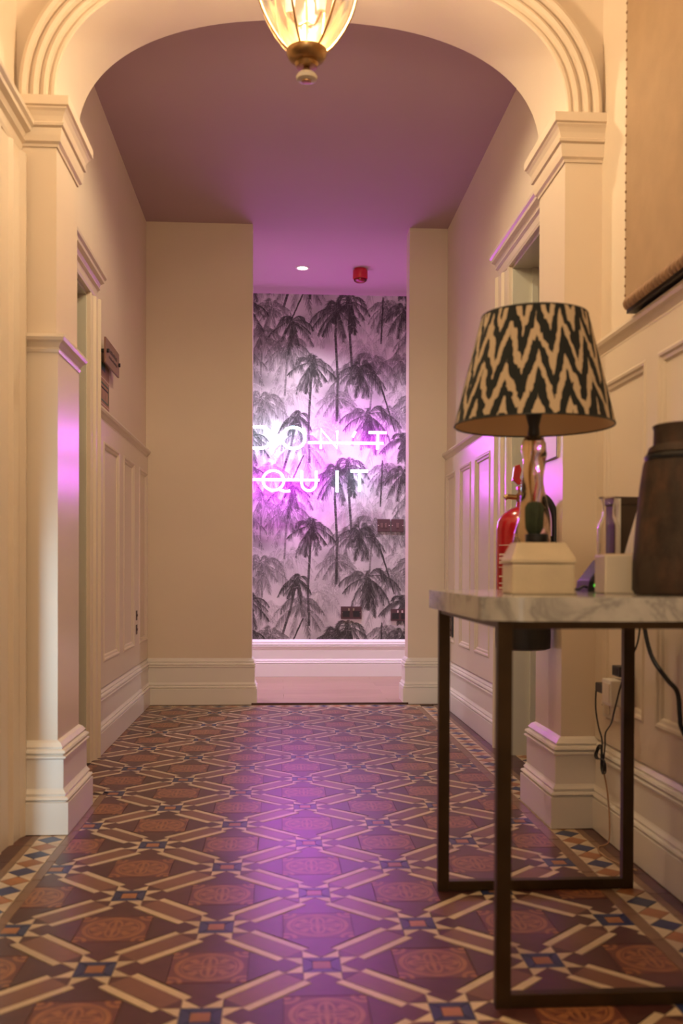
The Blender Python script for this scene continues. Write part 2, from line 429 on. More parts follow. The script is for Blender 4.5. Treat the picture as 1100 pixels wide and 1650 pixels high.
        if parent: o.parent = parent; o.location = org-ORG[parent.name]
        else: o.location = org
        ORG[o.name] = org
        if kind: o['kind'] = kind
        return o
def tag(o, label, cat, group=None):
    o['label'] = label; o['category'] = cat
    if group: o['group'] = group
    return o
def thing(name, label, cat, loc, group=None):
    o = bpy.data.objects.new(name, None); COL.objects.link(o); o.location = loc; o.empty_display_size = .05
    ORG[o.name] = Vector(loc); return tag(o, label, cat, group)
def struct(name, mb, m, parent=None, **k):
    return mb.build(name, m, parent, kind=None if parent else 'structure', **k)

# ------------------------------------------------------------------ key dimensions (metres)
XL, XR = -.752, .9426          # corridor walls
YR, YR2, YW = 5.635, 5.765, 7.03
ZC, ZF = 2.697, 2.95
YA, YB = 2.90, 3.19            # arch, front and back
AL, AR, ZS = -.640, .832, 2.085
JL, JR = -.160, .7244          # opening to the cross passage
YE = -2.6

# ------------------------------------------------------------------ shell
# left wall with two door openings, right wall with one
def wall_x(name, x0, x1, segs, top):
    mb = MB()
    for y0, y1, z0, z1 in segs: mb.box(x0, x1, y0, y1, z0, z1)
    return struct(name, mb, M['wall'])
wl = wall_x('wall_left', XL-.14, XL, [(YE, 1.40, 0, ZF), (1.40, 2.66, 1.92, ZF), (2.66, 3.24, 0, ZF), (3.24, 3.93, 1.83, ZF), (3.93, YR, 0, ZF)], ZC)
wr = wall_x('wall_right', XR, XR+.14, [(YE, 3.33, 0, ZF), (3.33, 4.04, 2.0, ZF), (4.04, YR, 0, ZF)], ZC)
struct('wall_front', MB().box(XL-.14, XR+.14, YE-.1, YE, 0, ZF), M['wall'])
# returns either side of the passage opening
wrl = struct('wall_return_left', MB().box(-1.9, JL, YR, YR2, 0, ZC), M['wall'])
wrr = struct('wall_return_right', MB().box(JR, 2.5, YR, YR2, 0, ZC), M['wall'])
wb = MB().box(-1.9, 2.5, YW, YW+.1, 0, ZC); wb.uv = lambda x, y, z: ((x+.20)/1.10, (z-1.14)/1.148)
wb = struct('wall_back', wb, M['paper_palm'])
struct('wall_passage_left', MB().box(-2.0, -1.9, YR, YW+.1, 0, ZC), M['wall'])
struct('wall_passage_right', MB().box(2.5, 2.6, YR, YW+.1, 0, ZC), M['wall'])
struct('ceiling', MB().box(-2.0, 2.6, YB, YW+.1, ZC, ZC+.08), M['ceil'])
struct('ceiling_front', MB().box(XL-.14, XR+.14, YE-.1, YA+.02, ZF, ZF+.08), M['wall'])
# plain rooms seen through the doorways
struct('wall_side_room_right', MB().box(2.3, 2.4, 2.4, 5.0, 0, ZC).box(XR+.14, 2.4, 2.3, 2.4, 0, ZC).box(XR+.14, 2.4, 4.9, 5.0, 0, ZC), M['wall'])
struct('wall_side_room_left', MB().box(-2.3, -2.2, 1.2, 5.0, 0, ZC).box(-2.3, XL-.14, 1.1, 1.2, 0, ZC).box(-2.3, XL-.14, 4.9, 5.0, 0, ZC).box(-2.3, XL-.14, 3.0, 3.08, 0, ZC), M['wall'])
struct('ceiling_side_room_right', MB().box(XR+.14, 2.4, 2.3, 5.0, ZC, ZC+.08), M['wall'])
struct('ceiling_side_room_left', MB().box(-2.3, XL-.14, 1.1, 5.0, ZC, ZC+.08), M['wall'])

# ------------------------------------------------------------------ floor of Victorian tiles
floor = struct('floor', MB().box(-2.3, 2.4, YE-.1, YR2-.03, -.06, -.003), M['grout'])
X0, Y0, PP = .081, 1.6794, .4271
FX0, FX1, FY0, FY1 = -.577, .756, 1.22, 5.49
def clip(poly, r):
    for ax, val, sg in ((0, r[0], 1), (0, r[1], -1), (1, r[2], 1), (1, r[3], -1)):
        out = []
        for i in range(len(poly)):
            a, b = poly[i-1], poly[i]; da, db = sg*(a[ax]-val), sg*(b[ax]-val)
            if da >= 0: 
                if db >= 0: out.append(b)
                else: t = da/(da-db); out.append((a[0]+(b[0]-a[0])*t, a[1]+(b[1]-a[1])*t))
            elif db >= 0:
                t = da/(da-db); out += [(a[0]+(b[0]-a[0])*t, a[1]+(b[1]-a[1])*t), b]
        poly = out
        if len(poly) < 3: return []
    return poly
TILES = {}     # name -> list of (distance, centre, local outline, full?, key, material, uv half)
def tile(name, mkey, c, poly, rect, key=None, uvh=None):
    """poly is local to c; laid at c, trimmed to rect"""
    wp = [(c[0]+p[0], c[1]+p[1]) for p in poly]
    if rect is FR and min(p[1] for p in wp) > 3.36: rect = FRW
    cp = clip(wp, rect)
    if not cp: return
    full = all(rect[0] <= p[0] <= rect[1] and rect[2] <= p[1] <= rect[3] for p in wp)
    area = abs(sum(cp[i-1][0]*cp[i][1]-cp[i][0]*cp[i-1][1] for i in range(len(cp))))/2
    if area < 2e-5: return
    TILES.setdefault(name, []).append((c[1], c, poly if full else [(p[0]-c[0], p[1]-c[1]) for p in cp], full, key, mkey, uvh))
def shrink(poly, g=.0007):
    cx = sum(p[0] for p in poly)/len(poly); cy = sum(p[1] for p in poly)/len(poly); out = []
    for x, y in poly:
        d = math.hypot(x-cx, y-cy); k = max(.5, 1-g*1.5/max(d, 1e-4)); out.append((cx+(x-cx)*k, cy+(y-cy)*k))
    return out
FR = (FX0, FX1, FY0, FY1); FRW = (-.735, FX1, FY0, FY1)
h_, tp = .036, .036            # half of the star's blue square, height of its points
ap = h_+tp; mh = .0735; q = PP/2
rot = lambda p, k: [p, (-p[1], p[0]), (-p[0], -p[1]), (p[1], -p[0])][k % 4]
rp = lambda poly, k: [rot(p, k) for p in poly]
def diag(u0_, u1_, w0, w1):     # rectangle along the +45 degree line
    c = math.sqrt(.5); return [((u*c-w*c), (u*c+w*c)) for u, w in ((u0_, w0), (u1_, w0), (u1_, w1), (u0_, w1))]
D = q*math.sqrt(2)             # star to star
for i in range(-5, 5):
    for j in range(-3, 20):
        c = (X0+i*q, Y0+j*q)
        if (i+j) % 2 == 0:
            tile('medallion_tile', 't_med', c, [(-mh, -mh), (mh, -mh), (mh, mh), (-mh, mh)], FR, 'med', mh)
            for k in range(4):
                e = q-h_
                tile('maroon_tile', 't_maroon', c, rp([(-mh, mh), (mh, mh), (.022, e-tp-.012), (h_, e-tp), (0, e), (-h_, e-tp), (-.022, e-tp-.012)], k), FR, 'mar%d' % k)
        else:
            o = .0175
            tile('orange_square_tile', 't_orange', c, [(-o, -o), (o, -o), (o, o), (-o, o)], FR, 'or')
            for k in range(4):
                tile('blue_tile', 't_blue', c, rp([(-h_, -h_), (h_, -h_), (o, -o), (-o, -o)], k), FR, 'bl%d' % k)
                tile('star_point_tile', 't_cream', c, rp([(0, h_), (h_, h_), (h_, ap)], k), FR, 'sa%d' % k)
                tile('star_point_tile', 't_cream', c, rp([(h_, 0), (ap, h_), (h_, h_)], k), FR, 'sb%d' % k)
                tile('corner_tile', 't_maroon', c, rp([(h_, h_), (ap, h_), (h_, ap)], k), FR, 'ct%d' % k)
            for k in (0, 1):      # bars towards the next stars, +45 and 135 degrees
                u = (ap+h_)/math.sqrt(2)-.001
                tile('brown_bar_tile', 't_brown', c, rp(diag(u, D-u, -.0245, .0245), k), FR, 'bb%d' % k)
                tile('cream_strip_tile', 't_cream', c, rp(diag(u-.004, D-u+.004, .0255, .043), k), FR, 'csa%d' % k)
                tile('cream_strip_tile', 't_cream', c, rp(diag(u-.004, D-u+.004, -.043, -.0255), k), FR, 'csb%d' % k)
# border: inner band, cream field of dark blue and orange diamonds, thin outer band, plain margin
def border_run(x0, x1, y0, y1, along):
    """cream strip x0..x1 / y0..y1 with a row of diamonds down it"""
    rect = (x0, x1, y0, y1)
    if along == 'y': wdt = x1-x0; n = int(round((y1-y0)/.0735)); st = (y1-y0)/n
    else: wdt = y1-y0; n = int(round((x1-x0)/.0735)); st = (x1-x0)/n
    a, b = (wdt/2, st/2) if along == 'y' else (st/2, wdt/2)
    for k in range(n):
        c = ((x0+x1)/2, y0+(k+.5)*st) if along == 'y' else (x0+(k+.5)*st, (y0+y1)/2)
        tile('border_diamond_tile', 't_blue' if k % 2 else 't_orange', c, [(a*.96, 0), (0, b*.96), (-a*.96, 0), (0, -b*.96)], rect, 'bd%s%d%.4f%.4f' % (along, k % 2, a, b))
        for sx in (-1, 1):
            for sy in (-1, 1):
                tile('border_corner_tile', 't_cream', c, [(sx*a, sy*b), (sx*a, 0), (0, sy*b)], rect, 'bc%s%d%d%.4f%.4f' % (along, sx, sy, a, b))
BL = (-.675, -.601); BR = (.787, .861); BF = (5.513, 5.587)
YS = 3.37
border_run(BL[0], BL[1], FY0, YS, 'y'); border_run(BR[0], BR[1], FY0, BF[0], 'y'); border_run(-.735, BR[0], BF[0], BF[1], 'x')
big = (-9, 9, -9, 9)
def band(x0, x1, y0, y1, mk, along):
    L = (y1-y0) if along == 'y' else (x1-x0); n = max(1, round(L/.152))
    for k in range(n):
        s = L/n
        if along == 'y': c = ((x0+x1)/2, y0+(k+.5)*s); a, b = (x1-x0)/2, s/2
        else: c = (x0+(k+.5)*s, (y0+y1)/2); a, b = s/2, (y1-y0)/2
        tile('border_strip_tile', mk, c, [(-a, -b), (a, -b), (a, b), (-a, b)], big, 'bs%s%.4f%.4f' % (mk, a, b))
band(FX0-.023, FX0, FY0, YS, 't_buff', 'y'); band(FX1, FX1+.030, FY0, BF[0], 't_buff', 'y'); band(-.735, FX1, FY1, BF[0], 't_buff', 'x')
band(BL[0]-.02, BL[0], FY0, YS, 't_buff', 'y'); band(BR[1], BR[1]+.02, FY0, BF[1], 't_buff', 'y'); band(-.735, BR[1], BF[1], BF[1]+.018, 't_buff', 'x')
band(XL, BL[0]-.02, FY0, YS, 't_maroon', 'y'); band(BR[1]+.02, XR, FY0, BF[1], 't_maroon', 'y'); band(XL, XR, BF[1]+.018, YR, 't_maroon', 'x')
# doorway floors: plain tiles, and a short run of the same border in the right doorway
band(XL-.14, XL, 3.25, 3.92, 't_brown', 'y'); band(XL-.14, XL, 1.41, 2.65, 't_brown', 'y')
band(XR, XR+.020, 3.34, 4.03, 't_maroon', 'y'); border_run(XR+.020, XR+.094, 3.34, 4.03, 'y'); band(XR+.094, XR+.40, 3.34, 4.03, 't_maroon', 'y')
def tile_mesh(name, poly, mkey, uvh):
    p = shrink(poly); n = len(p)
    me = bpy.data.meshes.new(name)
    me.from_pydata([(x, y, 0) for x, y in p]+[(x, y, -.003) for x, y in p], [], [tuple(range(n))]+[(i, n+i, n+(i+1) % n, (i+1) % n) for i in range(n)])
    a = sum(p[i-1][0]*p[i][1]-p[i][0]*p[i-1][1] for i in range(n))
    if a < 0: me.flip_normals()
    if uvh:
        ul = me.uv_layers.new(name='UVMap')
        for li, l in enumerate(me.loops): c = me.vertices[l.vertex_index].co; ul.data[li].uv = (c.x/(2*uvh)+.5, c.y/(2*uvh)+.5)
    me.materials.append(M[mkey]); return me
cache = {}
for name, lst in TILES.items():
    # the pieces that show largest: the nearest ones in front of the viewer
    lst.sort(key=lambda t: t[0] if t[0] > 1.45 else t[0]+20)
    lim = 296
    for idx, (d, c, poly, full, key, mk, uvh) in enumerate(lst[:lim]):
        if full:
            if key not in cache: cache[key] = tile_mesh(name, poly, mk, uvh)
            me = cache[key]
        else: me = tile_mesh(name, poly, mk, uvh)
        o = bpy.data.objects.new(name, me); COL.objects.link(o); o.parent = floor; o.location = (c[0], c[1], random.uniform(-.0003, .0003))
    rest = {}
    for t in lst[lim:]: rest.setdefault(t[5], []).append(t)
    for mk, ts in rest.items():
        mb = MB()
        for d, c, poly, *_ in ts:
            p = shrink(poly); n = len(p)
            mb.prism(p, lambda v, t: (c[0]+v[0], c[1]+v[1], t), -.003, 0)
        o = mb.build(name+'_far', M[mk], floor); o['kind'] = 'stuff'
# boards of the cross passage behind the threshold
fp = struct('floor_passage', MB().box(-1.9, 2.5, YR2-.03, YW, -.06, -.002), M['wood_floor'])
nb = 7; bw = (YW-YR+.02)/nb
for k in range(nb):
    for a, b in (((-1.9, .02), (.021, 1.1), (1.101, 2.5)) if k % 2 else ((-1.9, -.5), (-.499, .62), (.621, 2.5))):
        y0 = YR-.02+k*bw
        if k == 0: a, b = max(a, JL), min(b, JR)
        if b > a: MB().box(a, b, y0+.0004, y0+bw-.0004, -.002, .010).build('floor_board', M['wood_floor'], fp)
struct('trim_1', MB().box(JL, JR, YR-.032, YR-.018, 0, .011), mat('threshold_wood', (.10, .045, .03), .5, var=.2))

# ------------------------------------------------------------------ mouldings
SK = [(0, .002), (.030, .002), (.030, .090), (.023, .093), (.030, .099), (.028, .104), (.021, .107), (.024, .114), (.019, .122), (.017, .127), (.017, .208), (.023, .213), (.023, .217), (.015, .221), (.022, .227), (.020, .233), (.012, .237), (.015, .243), (.008, .254), (0, .262)]
DADO = [(0, 1.372), (.007, 1.372), (.010, 1.380), (.007, 1.386), (.016, 1.398), (.024, 1.404), (.028, 1.412), (.026, 1.421), (0, 1.424)]
G = M['gloss']
struct('baseboard_left', MB().sweep(SK, [(XL, 4.068), (XL, YR-.001)]), M['skirt'], smooth=False)
struct('baseboard_right', MB().sweep(SK, [(XR, YR-.001), (XR, 4.24)]), M['skirt'])
struct('baseboard_return_left', MB().sweep(SK, [(XL+.001, YR), (JL, YR), (JL, YR2), (-1.5, YR2)]), M['skirt'])
struct('baseboard_return_right', MB().sweep(SK, [(2.1, YR2), (JR, YR2), (JR, YR), (XR-.001, YR)]), M['skirt'])
struct('baseboard_back', MB().sweep([(o, z+.009) for o, z in SK], [(-1.9, YW), (2.5, YW)]), M['white_gloss'])
struct('baseboard_right_front', MB().sweep(SK, [(XR, YA), (XR, YE)]), M['skirt'])
struct('baseboard_left_front', MB().sweep(SK, [(XL, YE), (XL, 1.16)]), M['skirt'])
# panelling below the dado rail, each stile, rail and moulding its own piece
PM = [(0, 0), (0, .0125), (.006, .0165), (.012, .015), (.016, .010), (.024, .008), (.028, .002), (.028, 0)]
def panelling(wall, x, sgn, y0, y1, panels, z0=.262, z1=1.374, pz0=.365, pz1=1.295):
    t = .012
    bx = lambda a, b, c, d: MB().box(min(x, x+sgn*t), max(x, x+sgn*t), a, b, c, d)
    struct('panel_rail', bx(y0, y1, z0, pz0), G, wall); struct('panel_rail', bx(y0, y1, pz1, z1), G, wall)
    ys = [y0]
    for a, b in panels: ys += [a, b]
    ys.append(y1)
    for a, b in zip(ys[0::2], ys[1::2]):
        if b-a > .004: struct('panel_stile', bx(a, b, pz0, pz1), G, wall)
    for a, b in panels:
        struct('sunk_panel', MB().box(min(x, x+sgn*.002), max(x, x+sgn*.002), a, b, pz0, pz1), G, wall)
        struct('panel_moulding', MB().frame(PM, lambda u, v, o: (x+sgn*o, u, v), a, b, pz0, pz1), G, wall)
panelling(wl, XL, 1, 4.068, YR-.0005, [(4.23, 4.64), (4.765, 5.11), (5.285, 5.605)])
panelling(wr, XR, -1, 4.24, YR-.0005, [(4.40, 4.74), (4.85, 5.155), (5.285, 5.58)])
panelling(wr, XR, -1, .4, YA-.0005, [(.62, .98), (1.1, 1.46), (1.58, 1.94), (2.06, 2.42), (2.50, 2.835)])
panelling(wl, XL, 1, -2.5, 1.16, [(-2.3, -1.6), (-1.4, -.7), (-.5, .2), (.35, 1.0)])
struct('dado_rail', MB().sweep(DADO, [(XL, 4.068), (XL, YR-.001)]), G, wl)
struct('dado_rail', MB().sweep(DADO, [(XR, YR-.001), (XR, 4.24)]), G, wr)
struct('dado_rail', MB().sweep(DADO, [(XR, YA-.001), (XR, YE)]), G, wr)
struct('dado_rail', MB().sweep(DADO, [(XL, YE), (XL, 1.16)]), G, wl)

# ------------------------------------------------------------------ arch
NA = 72
EX = 2.35; RISE = .415
def arch_pt(t, off=0.):
    """t 0..1 from the left springing to the right one, moved outwards by off"""
    a = PI*(1-t); cx, rx = (AL+AR)/2, (AR-AL)/2
    c, s = math.cos(a), math.sin(a)
    f = lambda a_: (cx+rx*math.copysign(abs(math.cos(a_))**(2/EX), math.cos(a_)), ZS+RISE*abs(math.sin(a_))**(2/EX))
    p = f(a)
    if not off: return p
    # outward normal of the superellipse
    u, v = abs(p[0]-cx)/rx, max(p[1]-ZS, 0)/RISE
    nx, nz = math.copysign(u**(EX-1)/rx, p[0]-cx), v**(EX-1)/RISE
    l = math.hypot(nx, nz); return (p[0]+nx/l*off, p[1]+nz/l*off)
mb = MB(); top = ZF
vs = []; fs = []
outline = [(AL, ZS-.002)]+[arch_pt(i/NA) for i in range(NA+1)]+[(AR, ZS-.002)]
for (x, z) in outline:
    vs += [(x, YA, z), (x, YB, z), (x, YA, top), (x, YB, top)]
for i in range(len(outline)-1):
    a, b = 4*i, 4*i+4
    fs += [(a, b, b+2, a+2), (a+1, a+3, b+3, b+1), (a, a+1, b+1, b), (a+2, b+2, b+3, a+3)]
mb.add(vs, fs)
mb.box(XL, AL, YA, YB, ZS-.12, top); mb.box(AR, XR, YA, YB, ZS-.12, top)
arch = struct('wall_arch', mb, M['arch'], smooth=True)
# archivolt: reeded ring on the front of the arch
AP = [(0, 0), (0, .010), (.004, .015), (.012, .015), (.016, .009), (.020, .009), (.024, .019), (.032, .022), (.038, .019), (.041, .011), (.045, .011), (.050, .026), (.058, .030), (.066, .026), (.069, .016), (.073, .016), (.078, .034), (.088, .038), (.098, .034), (.101, .0)]
k = len(AP); vs = []; fs = []; ring = [(0, -1)]+[(i/NA, 0) for i in range(NA+1)]+[(1, -1)]
for t, e in ring:
    for r, o in AP:
        if e: x, z = (AL-r, ZS+.0) if t == 0 else (AR+r, ZS+.0)
        else: x, z = arch_pt(t, r) if r else arch_pt(t)
        vs.append((x, YA-o, z))
for i in range(len(ring)-1):
    for a in range(k-1): fs.append((i*k+a, i*k+a+1, (i+1)*k+a+1, (i+1)*k+a))
struct('archivolt', MB().add(vs, fs), M['arch'], arch, smooth=True)
CAP = [(0, 1.955), (.004, 1.955), (.006, 1.962), (.013, 1.968), (.016, 1.985), (.018, 2.003), (.014, 2.006), (.023, 2.009), (.025, 2.016), (.020, 2.020), (.024, 2.034), (.030, 2.046), (.036, 2.053), (.034, 2.057), (.041, 2.060), (.042, 2.085), (0, 2.085)]
SKP = [(o*1.28+.004 if o else 0, z*1.02 if z > .01 else z) for o, z in SK]
for side in (0, 1):
    path = [(XL, YA), (AL, YA), (AL, YB), (XL, YB)] if side == 0 else [(XR, YB), (AR, YB), (AR, YA), (XR, YA)]
    P_ = struct('wall_pilaster', MB().box(min(path[0][0], path[1][0]), max(path[0][0], path[1][0]), YA, YB, 0, ZS-.1), M['arch'])
    struct('capital', MB().sweep(CAP, path), M['arch'], P_)
    low = [(0, .2), (.005, .2), (.005, 1.38), (0, 1.38)]
    if side == 0:
        struct('dado_casing', MB().sweep(low, path), G, P_); struct('dado_rail', MB().sweep(DADO, path), G, P_)
    else:
        struct('dado_casing', MB().sweep([(0, .2), (.003, .2), (.003, 1.38), (0, 1.38)], path), G, P_)
    struct('plinth', MB().sweep(SKP, path), M['skirt'], P_)

# ------------------------------------------------------------------ doorways
def doorway(name, x, sgn, y0, y1, zt, cw, leaf, thick=.14):
    """x wall face, sgn +1 faces +X; opening y0..y1 to height zt; casing width cw"""
    d = bpy.data.objects.new(name, None); COL.objects.link(d); ORG[d.name] = Vector((x, y0, 0)); d.location = (x, y0, 0); d['kind'] = 'structure'
    F = lambda o: x+sgn*o
    prof = [(0, 0), (0, .014), (cw*.08, .018), (cw*.16, .013), (cw*.42, .016), (cw*.48, .026), (cw*.56, .022), (cw*.78, .026), (cw*.88, .036), (cw*.97, .034), (cw, 0)]
    fnf = lambda e, s_: (lambda p, t: (F(p[1]), e+s_*p[0], t))
    MB().prism(prof, fnf(y0, -1), 0, zt).build('architrave_post', G, d); MB().prism(prof, fnf(y1, 1), 0, zt).build('architrave_post', G, d)
    hp = [(0, 0), (0, .016), (.010, .020), (.018, .015), (.040, .018), (.046, .028), (.054, .024), (.066, .030), (.072, .044), (.082, .046), (.088, .054), (.098, .056), (.102, 0)]
    MB().prism(hp, lambda p, t: (F(p[1]), t, zt+p[0]), y0-cw-.012, y1+cw+.012).build('architrave_head', G, d)
    D_ = M['door']; lo, hi = sorted((F(0), F(-thick)))
    MB().box(lo, hi, y0-.001, y0+.012, 0, zt).build('door_lining', D_, d); MB().box(lo, hi, y1-.012, y1+.001, 0, zt).build('door_lining', D_, d)
    MB().box(lo, hi, y0+.012, y1-.012, zt-.012, zt).build('door_lining', D_, d)
    s0, s1 = sorted((F(-thick*.55), F(-thick*.72)))
    MB().box(s0, s1, y1-.030, y1-.012, 0, zt-.012).build('door_stop', D_, d); MB().box(s0, s1, y0+.012, y0+.030, 0, zt-.012).build('door_stop', D_, d)
    # leaf standing open into the room, hinged on the far jamb
    a, b = sorted((F(-thick-.01), F(-thick-.01-leaf)))
    yl = y1-.014
    lf = MB().box(a, b, yl-.040, yl, .012, zt-.02).build('door_leaf', D_, d)
    wd = b-a
    for px_, pz in ((.10, .18), (.56, .18), (.10, 1.05), (.56, 1.05)):
        u0_, u1_ = a+wd*px_, a+wd*(px_+.34); v0, v1 = pz, pz+(.68 if pz < 1 else zt-1.25)
        MB().frame([(0, 0), (0, .006), (.012, .012), (.022, .004), (.022, 0)], lambda u, v, o: (u, yl-.040-o, v), u0_, u1_, v0, v1).build('leaf_moulding', D_, lf)
    return d
doorway('door_1', XL, 1, 1.40, 2.66, 1.92, .225, .80)
doorway('door_2', XL, 1, 3.24, 3.93, 1.83, .125, .62)
doorway('door_3', XR, -1, 3.33, 4.04, 2.0, .19, .64)

# ------------------------------------------------------------------ neon sign  (DON'T QUIT, lit as DO / IT, struck through N'T and QU)
YN = YW-.12
sign = thing('neon_sign', 'lit neon sign reading DON\'T QUIT in white and magenta tubes on the palm wallpaper', 'neon sign', (.24, YW, 1.55))
def neon(name, strokes, mk, r=.0095):
    mb = MB()
    for pts, sm, cl in strokes: mb.tube([(x, YN, z) for x, z in pts], r, 8, sm, cl)
    o = mb.build(name, M[mk], sign, smooth=True); return o
def arc(cx, cz, rx, rz, a0, a1, n=22): return [(cx+rx*math.cos(math.radians(a0+(a1-a0)*i/n)), cz+rz*math.sin(math.radians(a0+(a1-a0)*i/n))) for i in range(n+1)]
zb, zt = 1.600, 1.745
zm = (zb+zt)/2
neon('letter_d', [([(-.215, zb), (-.215, zt), (-.14, zt)]+arc(-.135, zm, .072, .0725, 85, -85, 14)+[(-.14, zb), (-.215, zb)], 0, False)], 'neonwhite')
neon('letter_o', [(arc(.087, zm, .080, .0735, 0, 343, 28), 0, True)], 'neonwhite')
neon('letter_n', [([(.277, zb), (.277, zt-.01), (.390, zb+.005), (.390, zt-.02)], 0, False)], 'mag')
neon('apostrophe', [([(.517, 1.722), (.497, 1.682)], 0, False)], 'mag')
neon('letter_t', [([(.609, 1.716), (.733, 1.716)], 0, False), ([(.673, 1.712), (.669, zb)], 0, False)], 'mag')
neon('strike_line', [([(.190, 1.642), (.712, 1.642)], 0, False)], 'mag')
z2b, z2t = 1.308, 1.448; z2m = (z2b+z2t)/2
neon('letter_q', [(arc(-.050, z2m, .072, .068, 0, 345, 26), 0, True), ([(-.02, z2b+.012), (.03, z2b-.004), (.065, z2b)], 4, False)], 'mag')
neon('letter_u', [([(.145, z2t)]+[(.145, z2m)]+arc(.195, z2m-.015, .050, .054, 180, 360, 12)+[(.245, z2m), (.245, z2t)], 0, False)], 'mag')
neon('strike_line', [([(-.30, 1.383), (.268, 1.383)], 0, False)], 'mag')
neon('letter_i', [([(.391, z2b-.006), (.391, z2t)], 0, False)], 'neonwhite')
neon('letter_t', [([(.485, z2t), (.603, z2t)], 0, False), ([(.545, z2t-.003), (.545, z2b)], 0, False)], 'neonwhite')
for x, z in ((-.215, 1.62), (-.07, zm), (.007, zm), (.167, zm), (.277, 1.63), (.39, 1.63), (.507, 1.702), (.63, 1.716), (.67, 1.61), (-.05, z2b+.002), (.195, z2b+.0), (.245, 1.43), (.391, 1.32), (.391, 1.43), (.5, z2t), (.545, 1.32)):
    MB().tube([(x, YN+.006, z), (x, YW, z)], .004, 6).build('tube_support', M['acrylic'], sign)

# ------------------------------------------------------------------ passage fittings
t = thing('ceiling_downlight', 'round recessed downlight glowing white in the passage ceiling', 'ceiling light', (.135, 6.42, ZC))
MB().shell([(.030, -.001), (.034, -.005), (.044, -.004), (.046, 0)], (.135, 6.42, ZC), 28).build('trim_ring', M['white'], t, smooth=True)
MB().lathe([(.029, -.002), (.029, -.0005)], (.135, 6.42, ZC), 24).build('lamp', M['spot'], t)
for x_ in (-1.0, 1.35): light('passage_beam', 'SPOT', (x_, 6.42, ZC-.02), 42, (1, .87, 1), .03, (0, 0, 0), spot_size=2.2, spot_blend=.8)  # unseen beams added off to each side to brighten the passage
light('passage_beam', 'SPOT', (.135, 6.42, ZC-.02), 42, (1, .87, 1), .03, (0, 0, 0), spot_size=2.2, spot_blend=.8)
t = thing('fire_alarm_sounder', 'red fire alarm sounder fixed to the passage ceiling', 'alarm', (.507, 6.42, ZC))
MB().lathe([(.040, 0), (.042, -.010), (.047, -.012), (.048, -.060), (.044, -.066)], (.507, 6.42, ZC), 32).build('body', M['redplastic'], t, smooth=True)
MB().lathe([(.043, -.066), (.041, -.076), (.030, -.084), (.010, -.087)], (.507, 6.42, ZC), 32).build('lens', M['lens'], t, smooth=True)

def on_back(x, z, w, h, name, label, cat, kind, group=None):
    """electrical plate on the papered wall (faces -Y)"""
    t = thing(name, label, cat, (x, YW, z), group); y = YW
    MB().box(x-w/2, x+w/2, y-.009, y, z-h/2, z+h/2).build('plate', M['plate'], t, bevel=.0025)
    if kind == 'socket':
        for s in (-1, 1):
            cx = x+s*w*.25
            sk = MB().box(cx-.024, cx+.024, y-.011, y-.0085, z-.030, z+.012).build('insert', M['black'], t)
            MB().box(x+s*.016-.006, x+s*.016+.006, y-.016, y-.0085, z+.014, z+.032).build('rocker', M['chrome'], t, bevel=.001)
            for dx, dz, a, b in ((0, .002, .003, .006), (-.011, -.016, .005, .0025), (.011, -.016, .005, .0025)):
                MB().box(cx+dx-a, cx+dx+a, y-.0115, y-.0105, z+dz-b, z+dz+b).build('pin_hole', M['ink'], sk)
    elif kind == 'double':
        for s in (-1, 1): MB().box(x+s*.014-.008, x+s*.014+.008, y-.014, y-.0085, z-.016, z+.016).build('rocker', M['steel'], t, bevel=.0015)
    elif kind == 'single':
        MB().box(x-.010, x+.010, y-.014, y-.0085, z-.017, z+.017).build('rocker', M['steel'], t, bevel=.0015)
    for s in (-1, 1): MB().tube([(x+s*w*.42, y-.0105, z), (x+s*w*.42, y-.008, z)], .003, 8).build('screw', M['chrome'], t)
    return t
on_back(.500, .460, .147, .089, 'double_socket', 'dark metal double power socket low on the palm wallpaper', 'socket', 'socket')
on_back(.728, 1.078, .090, .090, 'light_switch', 'dark metal two-rocker switch plate, left of the pair on the palm wallpaper', 'switch', 'double')
on_back(.826, 1.078, .088, .090, 'light_switch', 'dark metal single-rocker switch plate, right of the pair on the palm wallpaper', 'switch', 'single')
on_back(.845, .445, .13, .085, 'double_socket', 'dark socket plate at the right edge of the palm wallpaper, half behind the wall', 'socket', 'socket')

# plates on the side walls (kept thin, facing across the corridor)
def on_side(x, sgn, y, z, w, h, name, label, cat, mk='black', parts=True):
    t = thing(name, label, cat, (x, y, z)); lo, hi = sorted((x, x+sgn*.009))
    MB().box(lo, hi, y-w/2, y+w/2, z-h/2, z+h/2).build('plate', M[mk], t, bevel=.002)
    if parts:
        for dz in (-.25, .25):
            a, b = sorted((x+sgn*.008, x+sgn*.0115)); MB().box(a, b, y-w*.28, y+w*.28, z+h*dz-h*.17, z+h*dz+h*.17).build('insert', M['plate'], t)
            a, b = sorted((x+sgn*.011, x+sgn*.016)); MB().box(a, b, y-.008, y+.008, z+h*dz-.006, z+h*dz+.006).build('rocker', M['steel'], t)
    return t
on_side(XL+.002, 1, 5.20, .484, .085, .146, 'upright_socket', 'small dark upright socket low on the left wall panelling', 'socket')
on_side(XR-.002, -1, 5.40, .470, .085, .146, 'upright_socket', 'small dark upright socket low on the right wall panelling, seen beside the far table leg', 'socket')

